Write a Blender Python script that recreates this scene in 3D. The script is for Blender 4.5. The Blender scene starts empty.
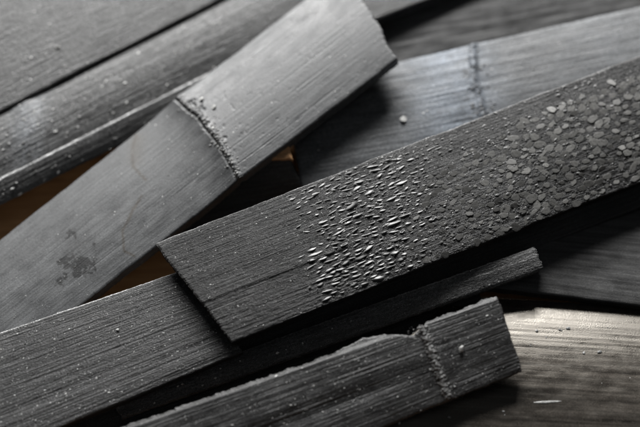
import bpy, math, random
import numpy as np
from mathutils import Vector, Matrix

# ------------------------------------------------------------------ camera, light, exposure
scene = bpy.context.scene
TILT = math.radians(22.0)
CAM_D, LENS, SENSOR = 0.50, 80.0, 36.0
TARGET = Vector((0, 0, 0.022))
RIGHT = Vector((1, 0, 0)); UP = Vector((0, math.cos(TILT), math.sin(TILT))); FWD = Vector((0, math.sin(TILT), -math.cos(TILT)))
CAM = TARGET - FWD * CAM_D
cam_data = bpy.data.cameras.new('camera'); cam = bpy.data.objects.new('camera', cam_data)
scene.collection.objects.link(cam); cam.location = CAM; cam.rotation_euler = (TILT, 0, 0)
cam_data.lens = LENS; cam_data.sensor_width = SENSOR; cam_data.clip_start = 0.02; cam_data.clip_end = 20
cam_data.dof.use_dof = True; cam_data.dof.focus_distance = 0.492; cam_data.dof.aperture_fstop = 3.6
scene.camera = cam

world = bpy.data.worlds.new('World'); scene.world = world; world.use_nodes = True
world.node_tree.nodes['Background'].inputs[0].default_value = (0.92, 0.96, 1.0, 1)
world.node_tree.nodes['Background'].inputs[1].default_value = 0.066

def area_lamp(name, direction, dist, size, power, col):
    d = Vector(direction).normalized()
    ld = bpy.data.lights.new(name, 'AREA'); ld.shape = 'RECTANGLE'; ld.size = size[0]; ld.size_y = size[1]
    ld.energy = power; ld.color = col
    lo = bpy.data.objects.new(name, ld); scene.collection.objects.link(lo)
    lo.location = TARGET + d * dist
    lo.rotation_euler = (-d).to_track_quat('-Z', 'Y').to_euler()
    return lo
area_lamp('window_light', (-0.13, 0.85, 0.50), 1.3, (1.0, 0.36), 66.0, (1.0, 0.994, 0.982))

vs = scene.view_settings
vs.view_transform = 'Standard'; vs.look = 'None'; vs.gamma = 1; vs.exposure = 0; vs.use_curve_mapping = False
scene.cycles.use_denoising = True; scene.cycles.denoising_prefilter = 'ACCURATE'; scene.cycles.denoising_input_passes = 'RGB_ALBEDO_NORMAL'
scene.cycles.use_adaptive_sampling = False
scene.cycles.max_bounces = 6

# ------------------------------------------------------------------ helpers
rng = np.random.default_rng(11); random.seed(4)
COL = scene.collection

def at(px, py, z):
    """point at height z that the photograph (640 wide) shows at px, py"""
    x = (px - 320) / 640 * SENSOR / LENS; y = (213.5 - py) / 640 * SENSOR / LENS
    d = FWD + RIGHT * x + UP * y
    return CAM + d * ((z - CAM.z) / d.z)

def project(P):
    q = np.asarray(P, float) - np.array(CAM)
    f = q @ np.array(FWD); k = 640 * LENS / SENSOR
    return 320 + q @ np.array(RIGHT) / f * k, 213.5 - q @ np.array(UP) / f * k

_tab = {}
def vnoise(x, y, seed=0):
    """smooth value noise on arrays, about -1..1"""
    if seed not in _tab: _tab[seed] = np.random.default_rng(seed).uniform(-1, 1, (256, 256))
    r = _tab[seed]
    xi = np.floor(x).astype(int); yi = np.floor(y).astype(int)
    fx = x - xi; fy = y - yi
    fx = fx * fx * (3 - 2 * fx); fy = fy * fy * (3 - 2 * fy)
    g = lambda i, j: r[i % 256, j % 256]
    return (g(xi, yi) * (1 - fx) + g(xi + 1, yi) * fx) * (1 - fy) + (g(xi, yi + 1) * (1 - fx) + g(xi + 1, yi + 1) * fx) * fy

def fbm(x, y, seed=0, octs=4, gain=0.5):
    s = 0; a = 1; n = 0
    for o in range(octs):
        s = s + a * vnoise(x * 2 ** o + 17.3 * o, y * 2 ** o + 9.1 * o, seed + o); n += a; a *= gain
    return s / n

def sstep(a, b, x):
    t = np.clip((x - a) / (b - a), 0, 1); return t * t * (3 - 2 * t)

def mesh_from(name, verts, quads, uv=None, tint=None, tris=None, smooth=True):
    me = bpy.data.meshes.new(name)
    V = np.asarray(verts, np.float32); Q = np.asarray(quads, np.int32).reshape(-1, 4)
    T = np.zeros((0, 3), np.int32) if tris is None else np.asarray(tris, np.int32).reshape(-1, 3)
    me.vertices.add(len(V)); me.vertices.foreach_set('co', V.ravel())
    loops = np.concatenate([Q.ravel(), T.ravel()])
    me.loops.add(len(loops)); me.loops.foreach_set('vertex_index', loops)
    starts = np.concatenate([np.arange(len(Q)) * 4, len(Q) * 4 + np.arange(len(T)) * 3]).astype(np.int32)
    me.polygons.add(len(starts)); me.polygons.foreach_set('loop_start', starts)
    me.polygons.foreach_set('use_smooth', np.full(len(starts), smooth))
    if uv is not None:
        l = me.uv_layers.new(name='UVMap'); l.data.foreach_set('uv', np.asarray(uv, np.float32)[loops].ravel())
    if tint is not None:
        a = me.color_attributes.new('tint', 'FLOAT_COLOR', 'POINT')
        c = np.ones((len(V), 4), np.float32); c[:, :3] = tint; a.data.foreach_set('color', c.ravel())
    me.update(calc_edges=True); me.validate()
    return me

def link(name, me, mat=None, parent=None):
    o = bpy.data.objects.new(name, me); COL.objects.link(o)
    if mat and not me.materials: me.materials.append(mat)
    if parent: o.parent = parent
    return o

def tag(o, label=None, cat=None, group=None, kind=None):
    for k, v in (('label', label), ('category', cat), ('group', group), ('kind', kind)):
        if v: o[k] = v
    return o

# ------------------------------------------------------------------ materials
def charcoal(name, base=0.045, rough=0.5, spec=0.5, along=90, across=1900, bump=0.35, mottle=0.5, pore=0.3, hue=(1, 1, 1), rvar=0.12, speck=0.0, porebump=0.6, pscale=1500):
    m = bpy.data.materials.new(name); m.use_nodes = True
    nt = m.node_tree; N = nt.nodes; L = nt.links
    b = N['Principled BSDF']
    uv = N.new('ShaderNodeUVMap'); uv.uv_map = 'UVMap'
    def mapped(sx, sy):
        mp = N.new('ShaderNodeMapping'); mp.inputs['Scale'].default_value = (sx, sy, 1); L.new(uv.outputs[0], mp.inputs[0]); return mp.outputs[0]
    def noise(vec, detail=4, rough_=0.6):
        n = N.new('ShaderNodeTexNoise'); n.inputs['Scale'].default_value = 1; n.inputs['Detail'].default_value = detail
        n.inputs['Roughness'].default_value = rough_; L.new(vec, n.inputs['Vector']); return n.outputs['Fac']
    def mrange(v, a, b_, c, d):
        r = N.new('ShaderNodeMapRange'); r.inputs[1].default_value = a; r.inputs[2].default_value = b_; r.inputs[3].default_value = c; r.inputs[4].default_value = d
        L.new(v, r.inputs[0]); return r.outputs[0]
    def mul(a, c):
        x = N.new('ShaderNodeMath'); x.operation = 'MULTIPLY'; L.new(a, x.inputs[0]); L.new(c, x.inputs[1]); return x.outputs[0]
    fib = noise(mapped(along, across), 5, 0.65)
    por = noise(mapped(pscale, pscale * 1.5), 3, 0.6)
    mot = noise(mapped(110, 260), 4, 0.6)
    val = mul(mrange(fib, 0.33, 0.67, 1 - mottle, 1 + mottle), mrange(mot, 0.25, 0.75, 0.72, 1.28))
    val = mul(val, mrange(por, 0.33, 0.67, 1 - pore, 1 + pore))
    if speck:
        sp = noise(mapped(3300, 4300), 2, 0.5)
        gate = mrange(noise(mapped(260, 420), 3, 0.6), 0.4, 0.65, 0.15, 1)
        spk = mul(mrange(sp, 0.58, 0.69, 0, speck), gate)
        ad = N.new('ShaderNodeMath'); ad.operation = 'ADD'; L.new(val, ad.inputs[0]); L.new(spk, ad.inputs[1]); val = ad.outputs[0]
    at_ = N.new('ShaderNodeAttribute'); at_.attribute_name = 'tint'
    mx = N.new('ShaderNodeVectorMath'); mx.operation = 'SCALE'; L.new(at_.outputs['Color'], mx.inputs[0]); L.new(val, mx.inputs['Scale'])
    m2 = N.new('ShaderNodeVectorMath'); m2.operation = 'MULTIPLY'; L.new(mx.outputs[0], m2.inputs[0]); m2.inputs[1].default_value = tuple(base * h for h in hue)
    L.new(m2.outputs[0], b.inputs['Base Color'])
    L.new(mrange(mot, 0.3, 0.7, rough - rvar, rough + rvar), b.inputs['Roughness'])
    b.inputs['Specular IOR Level'].default_value = spec
    hgt = N.new('ShaderNodeMath'); hgt.operation = 'ADD'; L.new(fib, hgt.inputs[0])
    ps = N.new('ShaderNodeMath'); ps.operation = 'MULTIPLY'; ps.inputs[1].default_value = porebump; L.new(por, ps.inputs[0]); L.new(ps.outputs[0], hgt.inputs[1])
    bp = N.new('ShaderNodeBump'); bp.inputs['Strength'].default_value = bump; bp.inputs['Distance'].default_value = 0.0007
    L.new(hgt.outputs[0], bp.inputs['Height']); L.new(bp.outputs[0], b.inputs['Normal'])
    return m

def plain_char(name, col, rough=0.6, spec=0.4, scale=1500, var=0.35, bump=0.3, tint=False, ocol=False):
    m = bpy.data.materials.new(name); m.use_nodes = True; nt = m.node_tree; N = nt.nodes; L = nt.links; b = N['Principled BSDF']
    tc = N.new('ShaderNodeTexCoord'); n = N.new('ShaderNodeTexNoise'); n.inputs['Scale'].default_value = scale; n.inputs['Detail'].default_value = 4
    L.new(tc.outputs['Object'], n.inputs['Vector'])
    info = N.new('ShaderNodeObjectInfo')
    r = N.new('ShaderNodeMapRange'); r.inputs[1].default_value = .3; r.inputs[2].default_value = .7; r.inputs[3].default_value = 1 - var; r.inputs[4].default_value = 1 + var
    L.new(n.outputs['Fac'], r.inputs[0])
    r2 = N.new('ShaderNodeMapRange'); r2.inputs[3].default_value = 0.85 if ocol else 0.7; r2.inputs[4].default_value = 1.15 if ocol else 1.3; L.new(info.outputs['Random'], r2.inputs[0])
    mm = N.new('ShaderNodeMath'); mm.operation = 'MULTIPLY'; L.new(r.outputs[0], mm.inputs[0]); L.new(r2.outputs[0], mm.inputs[1])
    s = N.new('ShaderNodeVectorMath'); s.operation = 'SCALE'; s.inputs[0].default_value = col; L.new(mm.outputs[0], s.inputs['Scale'])
    out = s.outputs[0]
    if tint:
        at_ = N.new('ShaderNodeAttribute'); at_.attribute_name = 'tint'
        v = N.new('ShaderNodeVectorMath'); v.operation = 'MULTIPLY'; L.new(out, v.inputs[0]); L.new(at_.outputs['Color'], v.inputs[1]); out = v.outputs[0]
    if ocol:
        v = N.new('ShaderNodeVectorMath'); v.operation = 'MULTIPLY'; L.new(out, v.inputs[0]); L.new(info.outputs['Color'], v.inputs[1]); out = v.outputs[0]
    L.new(out, b.inputs['Base Color']); b.inputs['Roughness'].default_value = rough; b.inputs['Specular IOR Level'].default_value = spec
    bp = N.new('ShaderNodeBump'); bp.inputs['Strength'].default_value = bump; bp.inputs['Distance'].default_value = 0.0003
    L.new(n.outputs['Fac'], bp.inputs['Height']); L.new(bp.outputs[0], b.inputs['Normal'])
    return m

# ------------------------------------------------------------------ ground
def build_ground():
    m = bpy.data.materials.new('brown_board'); m.use_nodes = True; N = m.node_tree.nodes; L = m.node_tree.links; b = N['Principled BSDF']
    tc = N.new('ShaderNodeTexCoord'); mp = N.new('ShaderNodeMapping'); mp.inputs['Scale'].default_value = (30, 260, 1); L.new(tc.outputs['Object'], mp.inputs[0])
    n = N.new('ShaderNodeTexNoise'); n.inputs['Scale'].default_value = 1; n.inputs['Detail'].default_value = 6; L.new(mp.outputs[0], n.inputs['Vector'])
    cr = N.new('ShaderNodeValToRGB'); cr.color_ramp.elements[0].color = (0.36, 0.17, 0.062, 1); cr.color_ramp.elements[1].color = (0.62, 0.34, 0.15, 1)
    cr.color_ramp.elements[0].position = .3; cr.color_ramp.elements[1].position = .7
    L.new(n.outputs['Fac'], cr.inputs[0]); L.new(cr.outputs[0], b.inputs['Base Color']); b.inputs['Roughness'].default_value = 0.6
    g = mesh_from('ground', [(-.7, -.7, 0), (.7, -.7, 0), (.7, .7, 0), (-.7, .7, 0)], [(0, 1, 2, 3)])
    tag(link('ground', g, m), kind='structure', label='brown wooden board under the pile of charcoal')
build_ground()

# ------------------------------------------------------------------ slats
class Slat:
    pass

def slat(name, label, corners, mat, nu=300, nv=80, thick=0.004, height=None, tint=None,
         end0=0.0006, end1=0.0006, edge=0.00025, round_r=0.0005, seed=0, side_rough=0.0003, side_tint=0.6,
         edge_fn=None, side_out=0.0, rim=2.0):
    """corners: start/far edge, end/far edge, start/near edge, end/near edge as (px,py,z). A curved, rough-edged split of cane."""
    s = Slat(); s.P = [np.array(at(*c)) for c in corners]
    a0, a1, b0, b1 = s.P
    s.L = float(np.linalg.norm((a1 + b1 - a0 - b0) / 2)); s.W = float(np.linalg.norm((b0 + b1 - a0 - a1) / 2))
    du = (a1 + b1 - a0 - b0); dv = (b0 + b1 - a0 - a1)
    n = np.cross(du, dv); n = n / np.linalg.norm(n)
    s.n = n if n[2] > 0 else -n
    s.height = height; s.round_r = round_r
    def base(u, v):
        u = u[..., None]; v = v[..., None]
        return a0 * (1 - u) * (1 - v) + a1 * u * (1 - v) + b0 * (1 - u) * v + b1 * u * v
    def surf(u, v):
        p = base(u, v)
        h = height(u, v, s) if height else np.zeros_like(u)
        d = np.minimum(np.minimum(v, 1 - v) * s.W, np.minimum(u, 1 - u) * s.L)
        h = h - round_r * np.exp(-np.maximum(d, 0) / (round_r * 0.7 + 1e-9))
        return p + s.n * h[..., None]
    s.surf = surf; s.base = base
    u1 = np.linspace(0, 1, nu); v1 = np.linspace(0, 1, nv)
    # finer spacing towards the edges for crisp rims
    v1 = v1 + 0.035 * np.sin(2 * np.pi * v1) * -1
    U, V = np.meshgrid(u1, v1, indexing='ij')
    def jag(t, amp, sd):
        return amp * (0.9 * fbm(t * 6, t * 0 + 3.1, sd, 3) + 0.8 * np.abs(fbm(t * 45, t * 0 + 1.7, sd + 5, 3)))
    e0 = jag(V, end0, seed + 50) / s.L; e1 = jag(V, end1, seed + 60) / s.L
    f0 = jag(U * s.L / s.W, edge, seed + 70) / s.W; f1 = jag(U * s.L / s.W, edge, seed + 80) / s.W
    if edge_fn: 
        g0, g1 = edge_fn(U); f0 = f0 + g0; f1 = f1 + g1
    Ue = U + e0 * (1 - U) ** 8 - e1 * U ** 8 if False else e0 + U * (1 - e0 - e1)
    Ve = f0 + V * (1 - f0 - f1)
    # height functions see nominal u,v so the pattern stays put
    p = base(Ue, Ve)
    h = height(Ue, Ve, s) if height else np.zeros_like(U)
    d = np.minimum(np.minimum(V, 1 - V) * s.W, np.minimum(U, 1 - U) * s.L)
    h = h - round_r * np.exp(-d / (round_r * 0.6 + 1e-9))
    top = p + s.n * h[..., None]
    T = tint(Ue, Ve, s) if tint else np.ones(U.shape + (3,))
    if T.ndim == 2: T = np.repeat(T[..., None], 3, 2)
    rim_light = np.clip(.75 + .8 * fbm(U * s.L / .004, V * 0 + .3, seed + 95, 3), 0, 2)     # rim light painted pale along the far arris, broken by noise
    T = T * (1 + rim * rim_light * np.exp(-(V * s.W / .00028) ** 2))[..., None]
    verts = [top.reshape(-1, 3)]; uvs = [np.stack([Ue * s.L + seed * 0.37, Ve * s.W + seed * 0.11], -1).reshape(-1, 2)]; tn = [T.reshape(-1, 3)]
    idx = np.arange(nu * nv).reshape(nu, nv)
    quads = [np.stack([idx[:-1, :-1], idx[:-1, 1:], idx[1:, 1:], idx[1:, :-1]], -1).reshape(-1, 4)]
    # ring of side layers
    ring = np.concatenate([idx[0, :-1], idx[:-1, -1], idx[-1, :0:-1], idx[:0:-1, 0]])
    R = len(ring); ringp = verts[0][ring]; ringuv = uvs[0][ring]; ringt = tn[0][ring]
    cen = top.reshape(-1, 3).mean(0)
    vdir = dv / np.linalg.norm(dv); udir = du / np.linalg.norm(du)
    out = np.zeros((R, 3)); k1 = nv - 1; k2 = k1 + nu - 1; k3 = k2 + nv - 1
    out[:k1] = -udir; out[k1:k2] = vdir; out[k2:k3] = udir; out[k3:] = -vdir
    prev = ring; off = nu * nv; lay = 6
    tt = np.arange(R) * (2 * (s.L + s.W) / R)
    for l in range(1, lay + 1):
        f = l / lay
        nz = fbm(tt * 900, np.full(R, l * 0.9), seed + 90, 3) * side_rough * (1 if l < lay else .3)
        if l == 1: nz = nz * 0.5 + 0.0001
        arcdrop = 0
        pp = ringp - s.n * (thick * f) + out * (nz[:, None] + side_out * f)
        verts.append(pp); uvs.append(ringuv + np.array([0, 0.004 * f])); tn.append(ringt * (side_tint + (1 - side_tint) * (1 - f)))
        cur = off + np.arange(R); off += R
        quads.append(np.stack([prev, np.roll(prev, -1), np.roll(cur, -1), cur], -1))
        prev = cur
    # underside: strips across
    bA = np.concatenate([[prev[0]], prev[:k3 - 1:-1]]) if False else None
    # near edge i=0..nu-1 -> prev[k1 + i], far edge i -> prev[(R - i) % R]
    i = np.arange(nu - 1)
    far = prev[(R - np.arange(nu)) % R]; near = prev[k1 + np.arange(nu)]
    quads.append(np.stack([far[i], far[i + 1], near[i + 1], near[i]], -1))
    Q = np.concatenate(quads)
    VV = np.concatenate(verts)
    org = VV[:, :].mean(0); org[2] = VV[:, 2].min()
    # wind the faces so that normals look outwards
    a, b_, c_ = top[nu // 2, nv // 2], top[nu // 2, nv // 2 + 1], top[nu // 2 + 1, nv // 2]
    if np.dot(np.cross(b_ - a, c_ - a), s.n) < 0: Q = Q[:, ::-1]
    root = bpy.data.objects.new(name, None); COL.objects.link(root); root.location = org; root.empty_display_size = 0.01
    tag(root, label, 'charcoal', 'split bamboo charcoal strips in the pile')
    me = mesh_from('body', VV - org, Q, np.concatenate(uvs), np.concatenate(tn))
    s.root = root; s.org = org; s.body = link('body', me, mat, root)
    s.wp = verts[0]; s.uvn = (Ue.ravel(), Ve.ravel())
    return s

def arch(h, skew=0.0):
    return lambda u, v, s: h * (1 - (2 * v - 1) ** 2)

def frame_at(s, u, v, e=1e-3):
    """position, unit along, unit across, normal on a slat's top"""
    p, pu, pv = [s.surf(np.array([a]), np.array([b]))[0] for a, b in ((u, v), (u + e, v), (u, v + e))]
    x = pu - p; x /= np.linalg.norm(x); y = pv - p; y -= x * (x @ y); y /= np.linalg.norm(y)
    n = np.cross(x, y)
    if n[2] < 0: n = -n
    return p, x, y, n

def to_uv(s, px, py, it=12):
    """slat coordinates of the point that shows at px, py"""
    u = np.array([0.5]); v = np.array([0.5]); e = 1e-3
    for _ in range(it):
        x0, y0 = project(s.base(u, v)); xu, yu = project(s.base(u + e, v)); xv, yv = project(s.base(u, v + e))
        J = np.array([[(xu - x0)[0], (xv - x0)[0]], [(yu - y0)[0], (yv - y0)[0]]]) / e
        d = np.linalg.solve(J, np.array([px - x0[0], py - y0[0]])); u = u + d[0]; v = v + d[1]
    return float(u[0]), float(v[0])

def rock(seed, n=2, squash=0.7):
    """small irregular lump, unit size"""
    import bmesh
    bm = bmesh.new(); bmesh.ops.create_icosphere(bm, subdivisions=n, radius=0.5)
    r = np.random.default_rng(seed); dirs = r.normal(size=(7, 3)); dirs /= np.linalg.norm(dirs, axis=1)[:, None]; cut = r.uniform(.18, .42, 7)
    for v in bm.verts:
        p = np.array(v.co)
        for d, c in zip(dirs, cut):
            k = p @ d
            if k > c: p = p - d * (k - c)
        p += r.normal(size=3) * 0.02; p[2] *= squash; v.co = p
    V = np.array([v.co[:] for v in bm.verts]); F = np.array([[v.index for v in f.verts] for f in bm.faces]); bm.free()
    return V, F

# height helpers in metres
def fibre(amp, along=0.02, across=0.0007, seed=1):
    return lambda u, v, s: amp * fbm(u * s.L / along, v * s.W / across, seed, 3, .6)
def lump(amp, size=0.012, seed=2):
    return lambda u, v, s: amp * fbm(u * s.L / size, v * s.W / size, seed, 3)
def add(*fs):
    return lambda u, v, s: sum(f(u, v, s) for f in fs)

def streaks(seed, amp=.35, along=.03, across=.0012):
    def f(u, v, s):
        a = fbm(u * s.L / along, v * s.W / across, seed, 4, .65)
        b = fbm(u * s.L / .015, v * s.W / .012, seed + 9, 3)
        return np.clip(1 + amp * 1.6 * a + .35 * b, .15, 3)
    return f

# ---- materials for the slats
M_skin = charcoal('charcoal_skin', 0.050, 0.48, 0.5, 22, 1500, 0.2, 0.3, 0.3, (.97, 1, 1.03), speck=2.5, porebump=.7)
M_back = charcoal('charcoal_back', 0.042, 0.46, 0.45, 110, 900, 0.45, 0.5, 0.7, speck=8, porebump=1, pscale=1000)
M_blue = charcoal('charcoal_pale', 0.055, 0.52, 0.45, 70, 900, 0.3, 0.3, 0.5, (.95, 1, 1.06), speck=3, porebump=1, pscale=900)
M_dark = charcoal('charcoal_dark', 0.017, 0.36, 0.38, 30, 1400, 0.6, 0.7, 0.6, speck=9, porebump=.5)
M_fibre = charcoal('charcoal_fibre', 0.018, 0.35, 0.34, 26, 1500, 0.75, 0.75, 0.65, speck=10, porebump=.55)
M_main = charcoal('charcoal_inner', 0.016, 0.36, 0.20, 30, 1500, 0.8, 0.75, 0.65, speck=10, porebump=.55)
M_gloss = charcoal('charcoal_gloss', 0.020, 0.29, 0.7, 14, 800, 0.12, 0.8, 0.4, (1.14, 1, .86), speck=5)
M_gloss.node_tree.nodes['Principled BSDF'].inputs['Specular Tint'].default_value = (1, .93, .82, 1)
M_smooth = charcoal('charcoal_smooth', 0.030, 0.42, 0.4, 30, 900, 0.15, 0.45, 0.3, speck=3)
M_knode = plain_char('charcoal_pale_node', (.10, .104, .11), .55, .4, 1600, .5, .5)
M_ridge = plain_char('charcoal_ridge', (.10, .10, .098), .45, .5, 1600, .6, .8)
M_blister = plain_char('charcoal_blister', (.066, .066, .065), .42, .5, 5, .4, 0)
M_flake = plain_char('charcoal_flake', (.088, .087, .083), .48, .35, 5, .45, 0, ocol=True)
M_crumb = plain_char('charcoal_crumb', (.30, .30, .29), .5, .5, 2000, .4, .4)
M_grit = plain_char('charcoal_grit', (.21, .21, .205), .45, .5, 2000, .4, .2, tint=True)

# ============ bottom layer: extra strips added to block light and blacken the gaps
sQ = slat('charcoal_strip', 'black strip added unseen to block light under the blistered strip',
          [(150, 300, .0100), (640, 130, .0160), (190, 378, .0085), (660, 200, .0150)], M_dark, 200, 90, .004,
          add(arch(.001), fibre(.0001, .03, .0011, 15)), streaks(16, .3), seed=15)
sR = slat('charcoal_strip', 'black strip added to keep the gap between the two lower slats dark',
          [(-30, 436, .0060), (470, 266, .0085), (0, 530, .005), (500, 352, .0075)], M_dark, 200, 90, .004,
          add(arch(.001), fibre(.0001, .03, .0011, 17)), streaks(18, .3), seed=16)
# ============ A: wide slat top left
sA = slat('charcoal_strip', 'wide dark smooth strip filling the top left corner', [(-80, -70, .022), (300, -175, .021), (-80, 152, .0185), (300, -41, .0170)],
          M_back, 420, 220, .0022, add(arch(.0012), fibre(.00005, .012, .0007, 21), lump(.00025, .03, 22)), streaks(23, .12), seed=1)
# ============ B: second slat with a faint node at the left
def hB(u, v, s):
    r = s.uB
    return .0021 * (1 - (2 * v - 1) ** 2) + .0005 * np.exp(-((u - r - .02 * (v - .5)) * s.L / .004) ** 2) + fibre(.00010, .03, .0011, 31)(u, v, s) + .00007 * fbm(u * s.L / .002, v * s.W / .002, 33, 2)
def tB(u, v, s):
    t = streaks(34, .4)(u, v, s)
    pale = np.exp(-((u - s.uB) * s.L / .007) ** 2) * (.5 + .5 * fbm(u * s.L / .004, v * s.W / .004, 35, 3))  # pale node band, its cool sheen put into the tint
    return np.clip(t, .1, 3.5)[..., None] * np.ones(3) + np.clip(2.1 * pale, 0, 4)[..., None] * np.array([.92, 1, 1.1])
Slat.uB = .19
sB = slat('charcoal_strip', 'grey strip with a pale node band at the left edge, below the wide dark strip',
          [(-70, 143, .0165), (420, -105, .0150), (-70, 214, .0135), (420, -30, .0120)], M_back, 560, 150, .004, hB, tB, seed=2)
# ============ C: narrow slat
sC = slat('charcoal_strip', 'narrow dark strip with a bright upper rim, tucked under the pale strip at left',
          [(-60, 209, .0170), (330, 12, .0130), (-60, 236, .0125), (330, 40, .0085)], M_back, 520, 90, .005,
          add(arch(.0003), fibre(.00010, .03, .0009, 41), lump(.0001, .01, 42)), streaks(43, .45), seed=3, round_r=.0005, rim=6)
# ============ L, M, K: the upper right group
sL = slat('charcoal_strip', 'dark blurred strip along the top right edge, behind the pale noded strip',
          [(330, -75, .010), (760, -140, .014), (340, 95, .008), (770, 10, .012)], M_smooth, 360, 160, .004,
          add(arch(.002), fibre(.00015, .03, .0016, 51), lump(.0003, .02, 52)), streaks(53, .15, .04, .0022), seed=4)
sM = slat('charcoal_strip', 'near-black strip end at the top edge, beside the cut end of the pale strip',
          [(300, -60, .0175), (600, -140, .016), (300, 48, .0175), (600, -65, .016)], M_dark, 160, 90, .005,
          add(arch(.001), fibre(.0001, .03, .0011, 56)), streaks(57, .4), seed=5)
def hK(u, v, s):
    w = .012 * fbm(v * 4, v * 0 + .5, 62, 3)
    x = (u - s.uK - w) * s.L
    return .0022 * (1 - (2 * v - 1) ** 2) + .0009 * np.exp(-(x / .0014) ** 2) * (1 + .5 * fbm(u * s.L / .002, v * s.W / .003, 67, 3)) + .0005 * np.exp(-(x / .007) ** 2) \
        + fibre(.00010, .03, .0013, 61)(u, v, s) + lump(.00025, .012, 63)(u, v, s)
def tK(u, v, s):
    t = streaks(64, .22, .05, .002)(u, v, s)
    x = (u - s.uK) * s.L
    blot = np.exp(-((x + .004) / .006) ** 2) * sstep(.05, .35, fbm(u * s.L / .003, v * s.W / .003, 65, 3))
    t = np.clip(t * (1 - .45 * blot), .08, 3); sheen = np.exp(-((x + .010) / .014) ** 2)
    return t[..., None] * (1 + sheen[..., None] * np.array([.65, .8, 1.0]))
Slat.uK = .425
sK = slat('charcoal_strip', 'pale grey blurred strip with a lumpy node, behind the blistered strip at upper right',
          [(283, 88, .015), (720, -12, .020), (303, 196, .012), (740, 130, .016)], M_blue, 520, 190, .004, hK, tK, seed=6)
# ============ P: black piece in the gap
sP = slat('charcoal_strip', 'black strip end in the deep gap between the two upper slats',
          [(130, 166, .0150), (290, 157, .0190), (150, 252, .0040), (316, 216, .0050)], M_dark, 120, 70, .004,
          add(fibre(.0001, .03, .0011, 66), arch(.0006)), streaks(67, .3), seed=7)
M_tan = charcoal('unburnt_bamboo', 0.42, 0.6, 0.3, 60, 1500, 0.3, 0.2, 0.2, (1, .55, .26))
sT = slat('bamboo_splinter', 'small tan unburnt splinter peeking out below the long grey strip',
          [(264, 153, .0212), (288, 141, .0216), (268, 159, .0208), (293, 159, .0208)], M_tan, 40, 20, .0015, None, None, seed=19, rim=0, end0=.0003, end1=.0003)
sT.root['category'] = 'splinter'; del sT.root['group']
# ============ D: long pale slat with node
def node_curve(v):
    return .012 * np.sin(np.pi * v)
def hD(u, v, s):
    x = (u - s.uD - node_curve(v) - .004 * fbm(v * 7, v * 0 + .3, 70, 4)) * s.L
    left = .0021 * np.exp(-np.clip(-x, 0, 1) / .006); right = .0021 * np.exp(-np.clip(x, 0, 1) / .020)
    flk = 1 + .8 * fbm(u * s.L / .0025, v * s.W / .0025, 69, 3)
    ridge = .00055 * flk * np.exp(-((x - .0009) / .0010) ** 2) - .0004 * np.exp(-((x + .0006) / .0005) ** 2)
    chips = -.0007 * sstep(.25, .55, fbm(u * s.L / .0022, v * s.W / .0022, 77, 3)) * np.exp(-((x - .002) / .0028) ** 2) * (1 - .75 * v)
    pits = -.00005 * sstep(.45, .7, fbm(u * s.L / .0016, v * s.W / .0012, 78, 2)) * sstep(-.0, .005, x)
    h = .0019 * (1 - (2 * v - 1) ** 2) + np.where(x < 0, left, right) + ridge + chips + pits
    scratch = -.00005 * sstep(.5, .7, fbm(u * s.L / .05, v * s.W / .0007, 79, 2))
    return h + scratch + fibre(.000025, .03, .0008, 71)(u, v, s) + lump(.00014, .03, 72)(u, v, s)
def tD(u, v, s):
    px, py = project(s.base(u, v))
    t = streaks(73, .10, .04, .0012)(u, v, s) * .5 + .5
    T = np.repeat(t[..., None], 3, -1)
    n1 = fbm(px / 6, py / 6, 74, 4, .65); n2 = fbm(px / 3.2, py / 3.2, 75, 3)
    def blob(cx, cy, rx, ry): return np.exp(-((px - cx) / rx) ** 2 - ((py - cy) / ry) ** 2)
    st = blob(74, 238, 7, 9) + blob(82, 262, 20, 8) + blob(70, 272, 12, 9) + blob(88, 272, 10, 6) + .6 * blob(60, 284, 10, 6) + .6 * blob(96, 246, 8, 8) + .5 * blob(100, 282, 12, 6)
    m = sstep(.50, .62, st * (0.72 + 1.3 * n1 + .5 * n2))
    T *= (1 - .78 * m)[..., None]
    # smear
    m2 = .22 * sstep(.3, .7, blob(78, 252, 14, 14) + .3 * n1); T *= (1 - m2)[..., None]
    # brown tide lines
    def line(pts, w):
        best = np.full(px.shape, 1e9)
        for (x0, y0), (x1, y1) in zip(pts[:-1], pts[1:]):
            dx, dy = x1 - x0, y1 - y0; tt = np.clip(((px - x0) * dx + (py - y0) * dy) / (dx * dx + dy * dy), 0, 1)
            best = np.minimum(best, np.hypot(px - x0 - tt * dx + 1.2 * n1, py - y0 - tt * dy + 1.2 * n1))
        return np.exp(-(best / w) ** 2)
    ln = np.maximum(line([(136, 136), (133, 152), (134, 168), (147, 182)], 1.5), .9 * line([(143, 198), (133, 215), (124, 232), (125, 252), (134, 256)], 1.3))
    halo = line([(138, 140), (136, 160)], 7)
    T *= 1 - ln[..., None] * np.array([.45, .55, .66]); T *= 1 - .22 * halo[..., None] * np.array([.4, .7, 1.1])
    # mottled shade of the slope below the node, painted into the tint
    x = (u - s.uD - node_curve(v)) * s.L
    T *= (1 - .35 * np.exp(-((x + .004) / .006) ** 2) * (.5 + .5 * n1))[..., None]
    # sheath scar: a slightly paler field with a square corner
    scar = (x < -.0125) & (v > .42); T *= np.where(scar, 1.10, 1)[..., None]
    return np.clip(T, .05, 3)
Slat.uD = .572
sD = slat('charcoal_strip', 'long pale grey strip with a node across its middle and dark stains',
          [(-60, 287, .006), (345, -33, .0250), (20, 352, .0100), (397, 59, .0290)], M_skin, 900, 210, .004, hD, tD,
          end0=.0004, end1=.0016, edge=.0003, seed=8, round_r=.0004, rim=.3)
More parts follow.
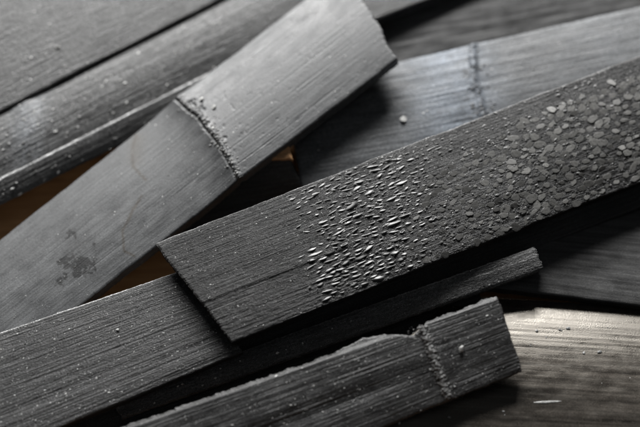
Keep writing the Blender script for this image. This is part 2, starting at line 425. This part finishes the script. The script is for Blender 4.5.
# ============ F: lower left
def hF(u, v, s):
    grooves = fbm(u * s.L / .10, v * s.W / .0030, 81, 2, .5)
    return .0008 * (1 - (2 * v - 1) ** 2) + .00028 * grooves + fibre(.00008, .05, .0008, 82)(u, v, s) + .00005 * fbm(u * s.L / .0030, v * s.W / .0007, 83, 2)
sF = slat('charcoal_strip', 'dark fibrous strip at lower left with a thin bright upper edge, under the blistered strip',
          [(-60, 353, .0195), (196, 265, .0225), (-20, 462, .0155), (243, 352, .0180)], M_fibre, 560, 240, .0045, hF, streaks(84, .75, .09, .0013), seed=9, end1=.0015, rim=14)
# ============ I, J: right and bottom right background
sJ = slat('charcoal_strip', 'wide glossy curved strip with bright silvery sheen, bottom right corner',
          [(457, 294, .0070), (760, 316, .0085), (180, 560, .0005), (760, 590, .002)], M_gloss, 420, 260, .004,
          add(arch(.0115), fibre(.00006, .05, .0014, 91), lump(.00004, .02, 92)), streaks(94, .5, .06, .002), seed=10)
sI = slat('charcoal_strip', 'dark blurred strip at right edge between the blistered strip and the glossy one',
          [(430, 150, .012), (760, 175, .012), (420, 279, .0118), (760, 321, .0118)], M_smooth, 300, 150, .004,
          add(arch(.0010), fibre(.00010, .04, .0014, 96), lump(.0002, .015, 97)), streaks(98, .35), seed=11)
# ============ H: thin strip
sH = slat('charcoal_strip', 'thin dark blurred strip in the shadow under the blistered strip, right of centre',
          [(110, 398, .0090), (533, 247, .0195), (122, 420, .0080), (543, 270, .0175)], M_back, 360, 50, .004,
          add(arch(.0005), fibre(.00008, .03, .0009, 101), lump(.0003, .01, 102)), streaks(103, .3), seed=12, end1=.0028)
# ============ G: bottom centre with node
def hG(u, v, s):
    x = (u - s.uG + .012 * (v - .5) - .004 * fbm(v * 8, v * 0 + .7, 111, 3)) * s.L
    crest = .0013 * (sstep(0, .05, v) - 1) + .0016 * (1 - np.clip((v - .13) / .87, 0, 1) ** 1.5)
    dent = -.0013 * np.exp(-((v - .55) / .10) ** 2) * (1 - sstep(-.03, -.004, x)) * .35
    node = .0008 * np.exp(-(x / .0013) ** 2) * (1 + .4 * fbm(v * 30, v * 0, 116, 2)) + .0007 * np.exp(-(x / .009) ** 2)
    return crest + dent + node + fibre(.00008, .03, .0007, 112)(u, v, s) + lump(.0003, .012, 113)(u, v, s)
def tG(u, v, s):
    return streaks(114, .4)(u, v, s) * (1 + .3 * (1 - sstep(.06, .16, v)) * sstep(.3, .6, u))  # lit crest band painted in as a paler tint along the far edge
Slat.uG = .80
def edG(U):
    bump = .13 * np.exp(-((U - .78) / .03) ** 2) + .05 * np.exp(-((U - .66) / .05) ** 2) * -1
    return bump * .9 + .02 * fbm(U * 60, U * 0 + 1, 118, 3), 0 * U
sG = slat('charcoal_strip', 'short dark strip with a node near its cut end, bottom centre',
          [(95, 436, .019), (497, 296, .0295), (160, 520, .013), (523, 371, .0225)], M_dark, 640, 210, .004, hG, tG, seed=13,
          edge_fn=edG, edge=.0006, end1=.0006)
# ============ E: the main blistered slat
def hE(u, v, s):
    px, py = project(s.base(u, v))
    flakes = sstep(380, 470, px)
    h = .0016 * (1 - (2 * v - 1) ** 2) - .0014 * sstep(.55, 1, v) * sstep(.3, .9, u)
    h = h + (1 - .5 * flakes) * (fibre(.00009, .04, .0008, 121)(u, v, s) + .00008 * fbm(u * s.L / .0020, v * s.W / .0007, 122, 2)) + .00005 * fbm(u * s.L / .0009, v * s.W / .0007, 128, 2)
    groove = np.exp(-((v - .60 - .01 * np.sin(9 * u)) * s.W / .0009) ** 2) * (1 - sstep(.22, .32, u))
    return h + lump(.0003, .014, 123)(u, v, s) + .00030 * groove + sstep(280, 330, px) * .00009 * fbm(u * s.L / .0010, v * s.W / .0008, 127, 2) + flakes * .00012 * fbm(u * s.L / .0022, v * s.W / .0016, 124, 3)
def tE(u, v, s):
    px, py = project(s.base(u, v))
    t = streaks(125, .65, .06, .0012)(u, v, s)
    f = sstep(360, 450, px)
    ash = 1.3 + .7 * fbm(u * s.L / .004, v * s.W / .003, 126, 4)
    r = t * (1 - f) + f * ash
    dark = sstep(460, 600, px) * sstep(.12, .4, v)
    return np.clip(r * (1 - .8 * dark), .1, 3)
sE = slat('blistered_charcoal_strip', 'broad dark strip covered in blisters and round flakes, topmost across the right half',
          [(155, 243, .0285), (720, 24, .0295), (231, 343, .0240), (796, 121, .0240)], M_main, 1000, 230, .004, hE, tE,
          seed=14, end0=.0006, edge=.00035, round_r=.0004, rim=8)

# ------------------------------------------------------------------ blisters and flakes on the main slat
def spots(s, n, inside, dmin, seed):
    """scattered slat points with room around each (metres along / across)"""
    r = np.random.default_rng(seed); out = []
    U = r.uniform(0, 1, n); V = r.uniform(.02, .98, n)
    px, py = project(s.base(U, V)); k = inside(px, py, U, V)
    for u, v, q, x, y in zip(U, V, k, px, py):
        if q <= 0 or r.uniform() > q: continue
        d = dmin(x, y)
        if all(((u - a) * s.L / d[0]) ** 2 + ((v - b) * s.W / d[1]) ** 2 > 1 for a, b, *_ in out): out.append((u, v, x, y))
    return out

def blister_mesh(seed, ring=False):
    r = np.random.default_rng(seed); nr, na = 6, 14
    vs_, q, t = [], [], []
    ph = r.uniform(0, 6.28, 4); bend = r.uniform(-.35, .35); lean = r.uniform(.12, .30)
    for i in range(nr):
        f = 1 - i / nr                      # rim to top
        for j in range(na):
            a = 2 * math.pi * j / na
            wob = 1 + .14 * math.sin(2 * a + ph[0]) + .12 * math.sin(3 * a + ph[1]) + .06 * math.sin(5 * a + ph[3])
            lx = math.copysign(abs(math.cos(a)) ** 1.2, math.cos(a)); ly = math.sin(a)
            z = .5 + .5 * math.cos(math.pi * f ** 1.15)
            if ring: z = (math.sin(math.pi * min(1, (1 - f) * 1.7)) ** 1.2) * (.7 if ly > 0 else 1)
            x = .5 * lx * f * wob
            # the near flank is steeper than the far one
            vs_.append((x, .5 * ly * f * wob - lean * z + bend * (x * x - .06), z - .10 * (i == 0) + .10 * math.sin(7 * x + ph[2]) * z))
    for i in range(nr - 1):
        for j in range(na):
            q.append((i * na + j, i * na + (j + 1) % na, (i + 1) * na + (j + 1) % na, (i + 1) * na + j))
    top = len(vs_); vs_.append((0, -.06 * bend - (0 if ring else lean), .1 if ring else 1.0))
    for j in range(na): t.append(((nr - 1) * na + j, (nr - 1) * na + (j + 1) % na, top))
    return mesh_from('blister', vs_, q, tris=t)

def flake_mesh(seed):
    r = np.random.default_rng(seed); na = 18; ph = r.uniform(0, 6.28, 6); vs_, q, t = [], [], []
    rag = 1 + r.uniform(-.045, .045, na)
    for i, (f, z) in enumerate(((1, -.3), (1.0, .55), (.86, .95), (.5, 1.0))):
        for j in range(na):
            a = 2 * math.pi * j / na
            w = 1 + .10 * math.sin(2 * a + ph[0]) + .07 * math.sin(3 * a + ph[1]) + .06 * math.sin(5 * a + ph[2]) + .05 * math.sin(7 * a + ph[4])
            w *= rag[j] if i < 3 else 1
            vs_.append((.5 * f * w * math.cos(a), .5 * f * w * math.sin(a), z + .12 * math.sin(a + ph[3]) * (i > 0)))
    for i in range(3):
        for j in range(na): q.append((i * na + j, i * na + (j + 1) % na, (i + 1) * na + (j + 1) % na, (i + 1) * na + j))
    vs_.append((0, 0, .9))
    for j in range(na): t.append((3 * na + j, 3 * na + (j + 1) % na, 4 * na))
    return mesh_from('flake', vs_, q, tris=t)

def put(name, me, mat, s, u, v, scale, rot, sink=0.0, e=1e-3):
    p, x, y, n = frame_at(s, u, v, e)
    c, d = math.cos(rot), math.sin(rot)
    X = x * c + y * d; Y = -x * d + y * c
    if np.dot(np.cross(X, Y), n) < 0: Y = -Y
    p = p - n * sink - s.org
    M = Matrix(((X[0] * scale[0], Y[0] * scale[1], n[0] * scale[2], p[0]), (X[1] * scale[0], Y[1] * scale[1], n[1] * scale[2], p[1]),
                (X[2] * scale[0], Y[2] * scale[1], n[2] * scale[2], p[2]), (0, 0, 0, 1)))
    o = link(name, me, mat, s.root); o.matrix_basis = M
    return o

bl_meshes = [blister_mesh(i) for i in range(12)] + [blister_mesh(30 + i, True) for i in range(3)]
def in_blister(px, py, U, V):
    y0 = 243 - .388 * (px - 155)           # far edge line
    t = (py - y0)
    left = 286 + .33 * t + 22 * fbm(px / 16, py / 16, 139, 3); right = 446 - .12 * t
    k = sstep(-12, 30, px - left) * sstep(0, 34, right - px)
    return k * (.45 + .9 * (fbm(px / 24, py / 24, 131, 2) > -.30)) * (V > .03) * (V < .955)
bl = spots(sE, 12000, in_blister, lambda x, y: (.0029, .00125), 132)
r_ = np.random.default_rng(133)
for u, v, x, y in bl[:298]:
    big = math.exp(r_.normal(0, .20)) * (.75 if x < 305 or x > 405 else 1)
    ln = r_.uniform(.0024, .0042) * big; wd = r_.uniform(.00055, .00095) * big; ht = r_.uniform(.00026, .00038) * big
    k = int(r_.integers(0, 12))
    if r_.uniform() < .03: k = 12 + int(r_.integers(0, 3)); wd *= 1.5
    put('blister', bl_meshes[k], M_blister, sE, u, v, (ln, wd, ht), r_.normal(0, .12))
fl_meshes = [flake_mesh(i) for i in range(8)]
def in_flake(px, py, U, V):
    y0 = 243 - .388 * (px - 155); t = py - y0
    k = sstep(395, 470, px) * sstep(14, 44, t - 10 * (px < 520)) * (px < 652) * (V < .97)
    return k * (.35 + .8 * sstep(430, 520, px))
fl = spots(sE, 13000, in_flake, lambda x, y: (.0028, .0022) if x > 500 else (.0026, .0020), 142)
r_ = np.random.default_rng(143)
fdat = []
for u, v, x, y in fl:
    d = r_.uniform(.0017, .0037) * (.78 + .22 * (x > 500)); fdat.append((d, r_.uniform(.6, .9), u, v, x))
fdat.sort(key=lambda q: -q[0]); small = []
for k, (d, asp, u, v, x) in enumerate(fdat):
    sc = (d * 1.12, d * asp, r_.uniform(.00008, .00018)); m = int(r_.integers(0, 8)); rot = r_.normal(0, .3)
    o = put('flake', fl_meshes[m], M_flake, sE, u, v, sc, rot, e=.008)
    g = (.55 + .45 * float(sstep(430, 560, np.array(x)))) * math.exp(r_.normal(0, .16)); o.color = (g, g, g, 1)
    if k >= 298: small.append(o)
if small:                                   # the smallest ones together
    VV, QQ, TT, off = [], [], [], 0
    for o in small:
        W = np.array([(o.matrix_basis @ w.co)[:] for w in o.data.vertices]); VV.append(W)
        for p in o.data.polygons: (QQ if len(p.vertices) == 4 else TT).append([a + off for a in p.vertices])
        off += len(W); bpy.data.objects.remove(o)
    tag(link('small_flakes', mesh_from('small_flakes', np.concatenate(VV), QQ, tris=TT), M_flake, sE.root), kind='stuff')
print('blisters', len(bl), 'flakes', len(fl))

# ------------------------------------------------------------------ node ridges, loose crumbs and grit
ROCKS = [rock(300 + i, 2, .75) for i in range(6)]; TINY = [rock(320 + i, 1, .4) for i in range(6)]
def grains(s, pts, rocks=TINY, seed=0, lift=.25):
    """one mesh of little lumps on a slat; pts: (u, v, size, stretch)"""
    global TONE
    r = np.random.default_rng(seed); VV, FF, off = [], [], 0; TONE = []
    A = np.array(pts); u, v = A[:, 0], A[:, 1]; e = 1e-3
    P = s.surf(u, v); DX = s.surf(u + e, v) - P; DY = s.surf(u, v + e) - P
    DX /= np.linalg.norm(DX, axis=1)[:, None]; NN = np.cross(DX, DY); NN /= np.linalg.norm(NN, axis=1)[:, None]
    NN *= np.where(NN[:, 2:] < 0, -1, 1); YY = np.cross(NN, DX)
    for (u_, v_, size, st), p, x, n, y in zip(pts, P, DX, NN, YY):
        a = r.normal(0, .3) if st > 1.2 else r.uniform(0, 6.28)
        X = x * math.cos(a) + y * math.sin(a); Y = np.cross(n, X)
        V, F = rocks[int(r.integers(0, len(rocks)))]
        VV.append(p + n * size * lift + (V[:, :1] * X * st + V[:, 1:2] * Y + V[:, 2:] * n) * size); FF.append(F + off); off += len(V)
        TONE += [.25 + 2.4 * r.uniform() ** 2] * len(V)
    return np.concatenate(VV), np.concatenate(FF)

def ridge(s, u_of_v, n, size, spread, seed, label=None):
    r = np.random.default_rng(seed); pts = []
    for i in range(n):
        v = r.uniform(.03, .97); u = u_of_v(v) + r.normal(0, spread) / s.L
        pts.append((u, v, size * r.uniform(.4, 1.5), r.uniform(1, 1.8)))
    V, F = grains(s, pts, ROCKS[:4] if n < 60 else TINY, seed + 1, .08)
    o = link('node_ridge', mesh_from('node_ridge', V - s.org, np.zeros((0, 4)), tris=F), M_ridge, s.root)
    if label: o['label'] = label
    return o
ridge(sG, lambda v: Slat.uG - .012 * (v - .5), 420, .0008, .0008, 401)
ridge(sK, lambda v: Slat.uK + .012 * float(fbm(np.array([v * 4]), np.array([.5]), 62, 3)[0]), 130, .0009, .0022, 402).data.materials[0] = M_knode
ridge(sD, lambda v: Slat.uD + .012 * math.sin(math.pi * v) + .004, 200, .0008, .0012, 403)

def grit(s, n, inside, lo, hi, seed, name='grit', st=1.5, power=2.5, mat=None):
    r = np.random.default_rng(seed); pts = []
    U = r.uniform(0.004, .996, n * 3); V = r.uniform(.015, .985, n * 3); px, py = project(s.base(U, V))
    k = inside(px, py, U, V) if inside else np.ones(n * 3)
    for u, v, q, x, y in zip(U, V, k, px, py):
        if len(pts) >= n: break
        if x < -15 or x > 655 or y < -15 or y > 442 or r.uniform() > q: continue
        pts.append((u, v, lo + (hi - lo) * r.uniform() ** power, r.uniform(.8, st)))
    if not pts: return
    V, F = grains(s, pts, TINY, seed + 3, .15)
    return tag(link(name, mesh_from(name, V - s.org, np.zeros((0, 4)), tris=F, smooth=False, tint=np.repeat(np.array(TONE)[:, None], 3, 1)), mat or M_grit, s.root), kind='stuff')
for k_, (sl, n_) in enumerate(((sE, 2200), (sF, 1800), (sG, 1500), (sD, 700), (sB, 700), (sA, 700))):
    grit(sl, n_, None, .00008, .00035, 530 + 7 * k_, name='fine_dust', st=3)
patch = lambda px, py: sstep(0, .5, fbm(px / 26, py / 14, 501, 3)) ** 1.5
grit(sE, 2600, lambda px, py, U, V: sstep(285, 400, px) * (.45 + patch(px, py)) * (1.1 - .5 * V), .00025, .0010, 510, st=2.6, mat=M_blister)
grit(sE, 900, lambda px, py, U, V: .12 + .9 * patch(px, py), .00010, .00048, 511)
grit(sD, 360, lambda px, py, U, V: .25 + np.exp(-((U - Slat.uD - .03) * sD.L / .02) ** 2), .00010, .0006, 512)
grit(sF, 700, lambda px, py, U, V: .12 + .9 * patch(px, py), .00010, .00048, 513, st=3.2)
grit(sG, 700, lambda px, py, U, V: .15 + .85 * patch(px, py), .00010, .00048, 514, st=3)
grit(sB, 560, lambda px, py, U, V: .2 + .8 * patch(px, py), .0002, .0009, 515, st=2.2)
grit(sC, 90, None, .0002, .0012, 516, st=2.5)
grit(sA, 240, None, .0002, .0008, 517, st=2)
grit(sK, 90, None, .0002, .0010, 518)
grit(sJ, 40, lambda px, py, U, V: 1.0 * (py > 330), .0003, .0014, 519, st=2)
grit(sH, 40, None, .0003, .0012, 520)

# loose crumbs one can point at
def crumb(s, px, py, size, st, label, seed, flat=.7):
    u, v = to_uv(s, px, py); p, x, y, n = frame_at(s, u, v)
    V, F = rock(seed, 3, flat); a = random.uniform(-.6, .6)
    X = x * math.cos(a) + y * math.sin(a); Y = np.cross(n, X)
    W = (V[:, :1] * X * st + V[:, 1:2] * Y + V[:, 2:] * n) * size + n * size * flat * .4
    o = link('charcoal_crumb', mesh_from('charcoal_crumb', W, np.zeros((0, 4)), tris=F, smooth=False), M_crumb)
    o.location = p
    return tag(o, label, 'crumb', 'loose crumbs of charcoal')
crumb(sK, 403, 122, .0026, 1.3, 'pale loose crumb lying alone on the blurred strip left of its node', 601, .45)
crumb(sD, 216, 111, .0013, 1.7, 'pale crumb just above the node of the long grey strip', 602)
crumb(sD, 203, 103, .0013, 1.5, 'dark-edged crumb at the upper end of the node of the long grey strip', 603)
crumb(sD, 215, 134, .0010, 2.0, 'white sliver lying in the node groove of the long grey strip', 604)
crumb(sG, 461, 349, .0018, 1.5, 'crumb on the cut end block of the short dark strip', 605)
crumb(sJ, 540, 408, .0008, 15, 'thin bright splinter lying on the glossy strip at bottom right', 606, .25)
crumb(sA, 58, 48, .0012, 1.6, 'tiny pale crumb on the wide dark strip at top left', 607)
crumb(sF, 118, 330, .0008, 2.0, 'pale crumb in the middle of the fibrous strip at lower left', 608)
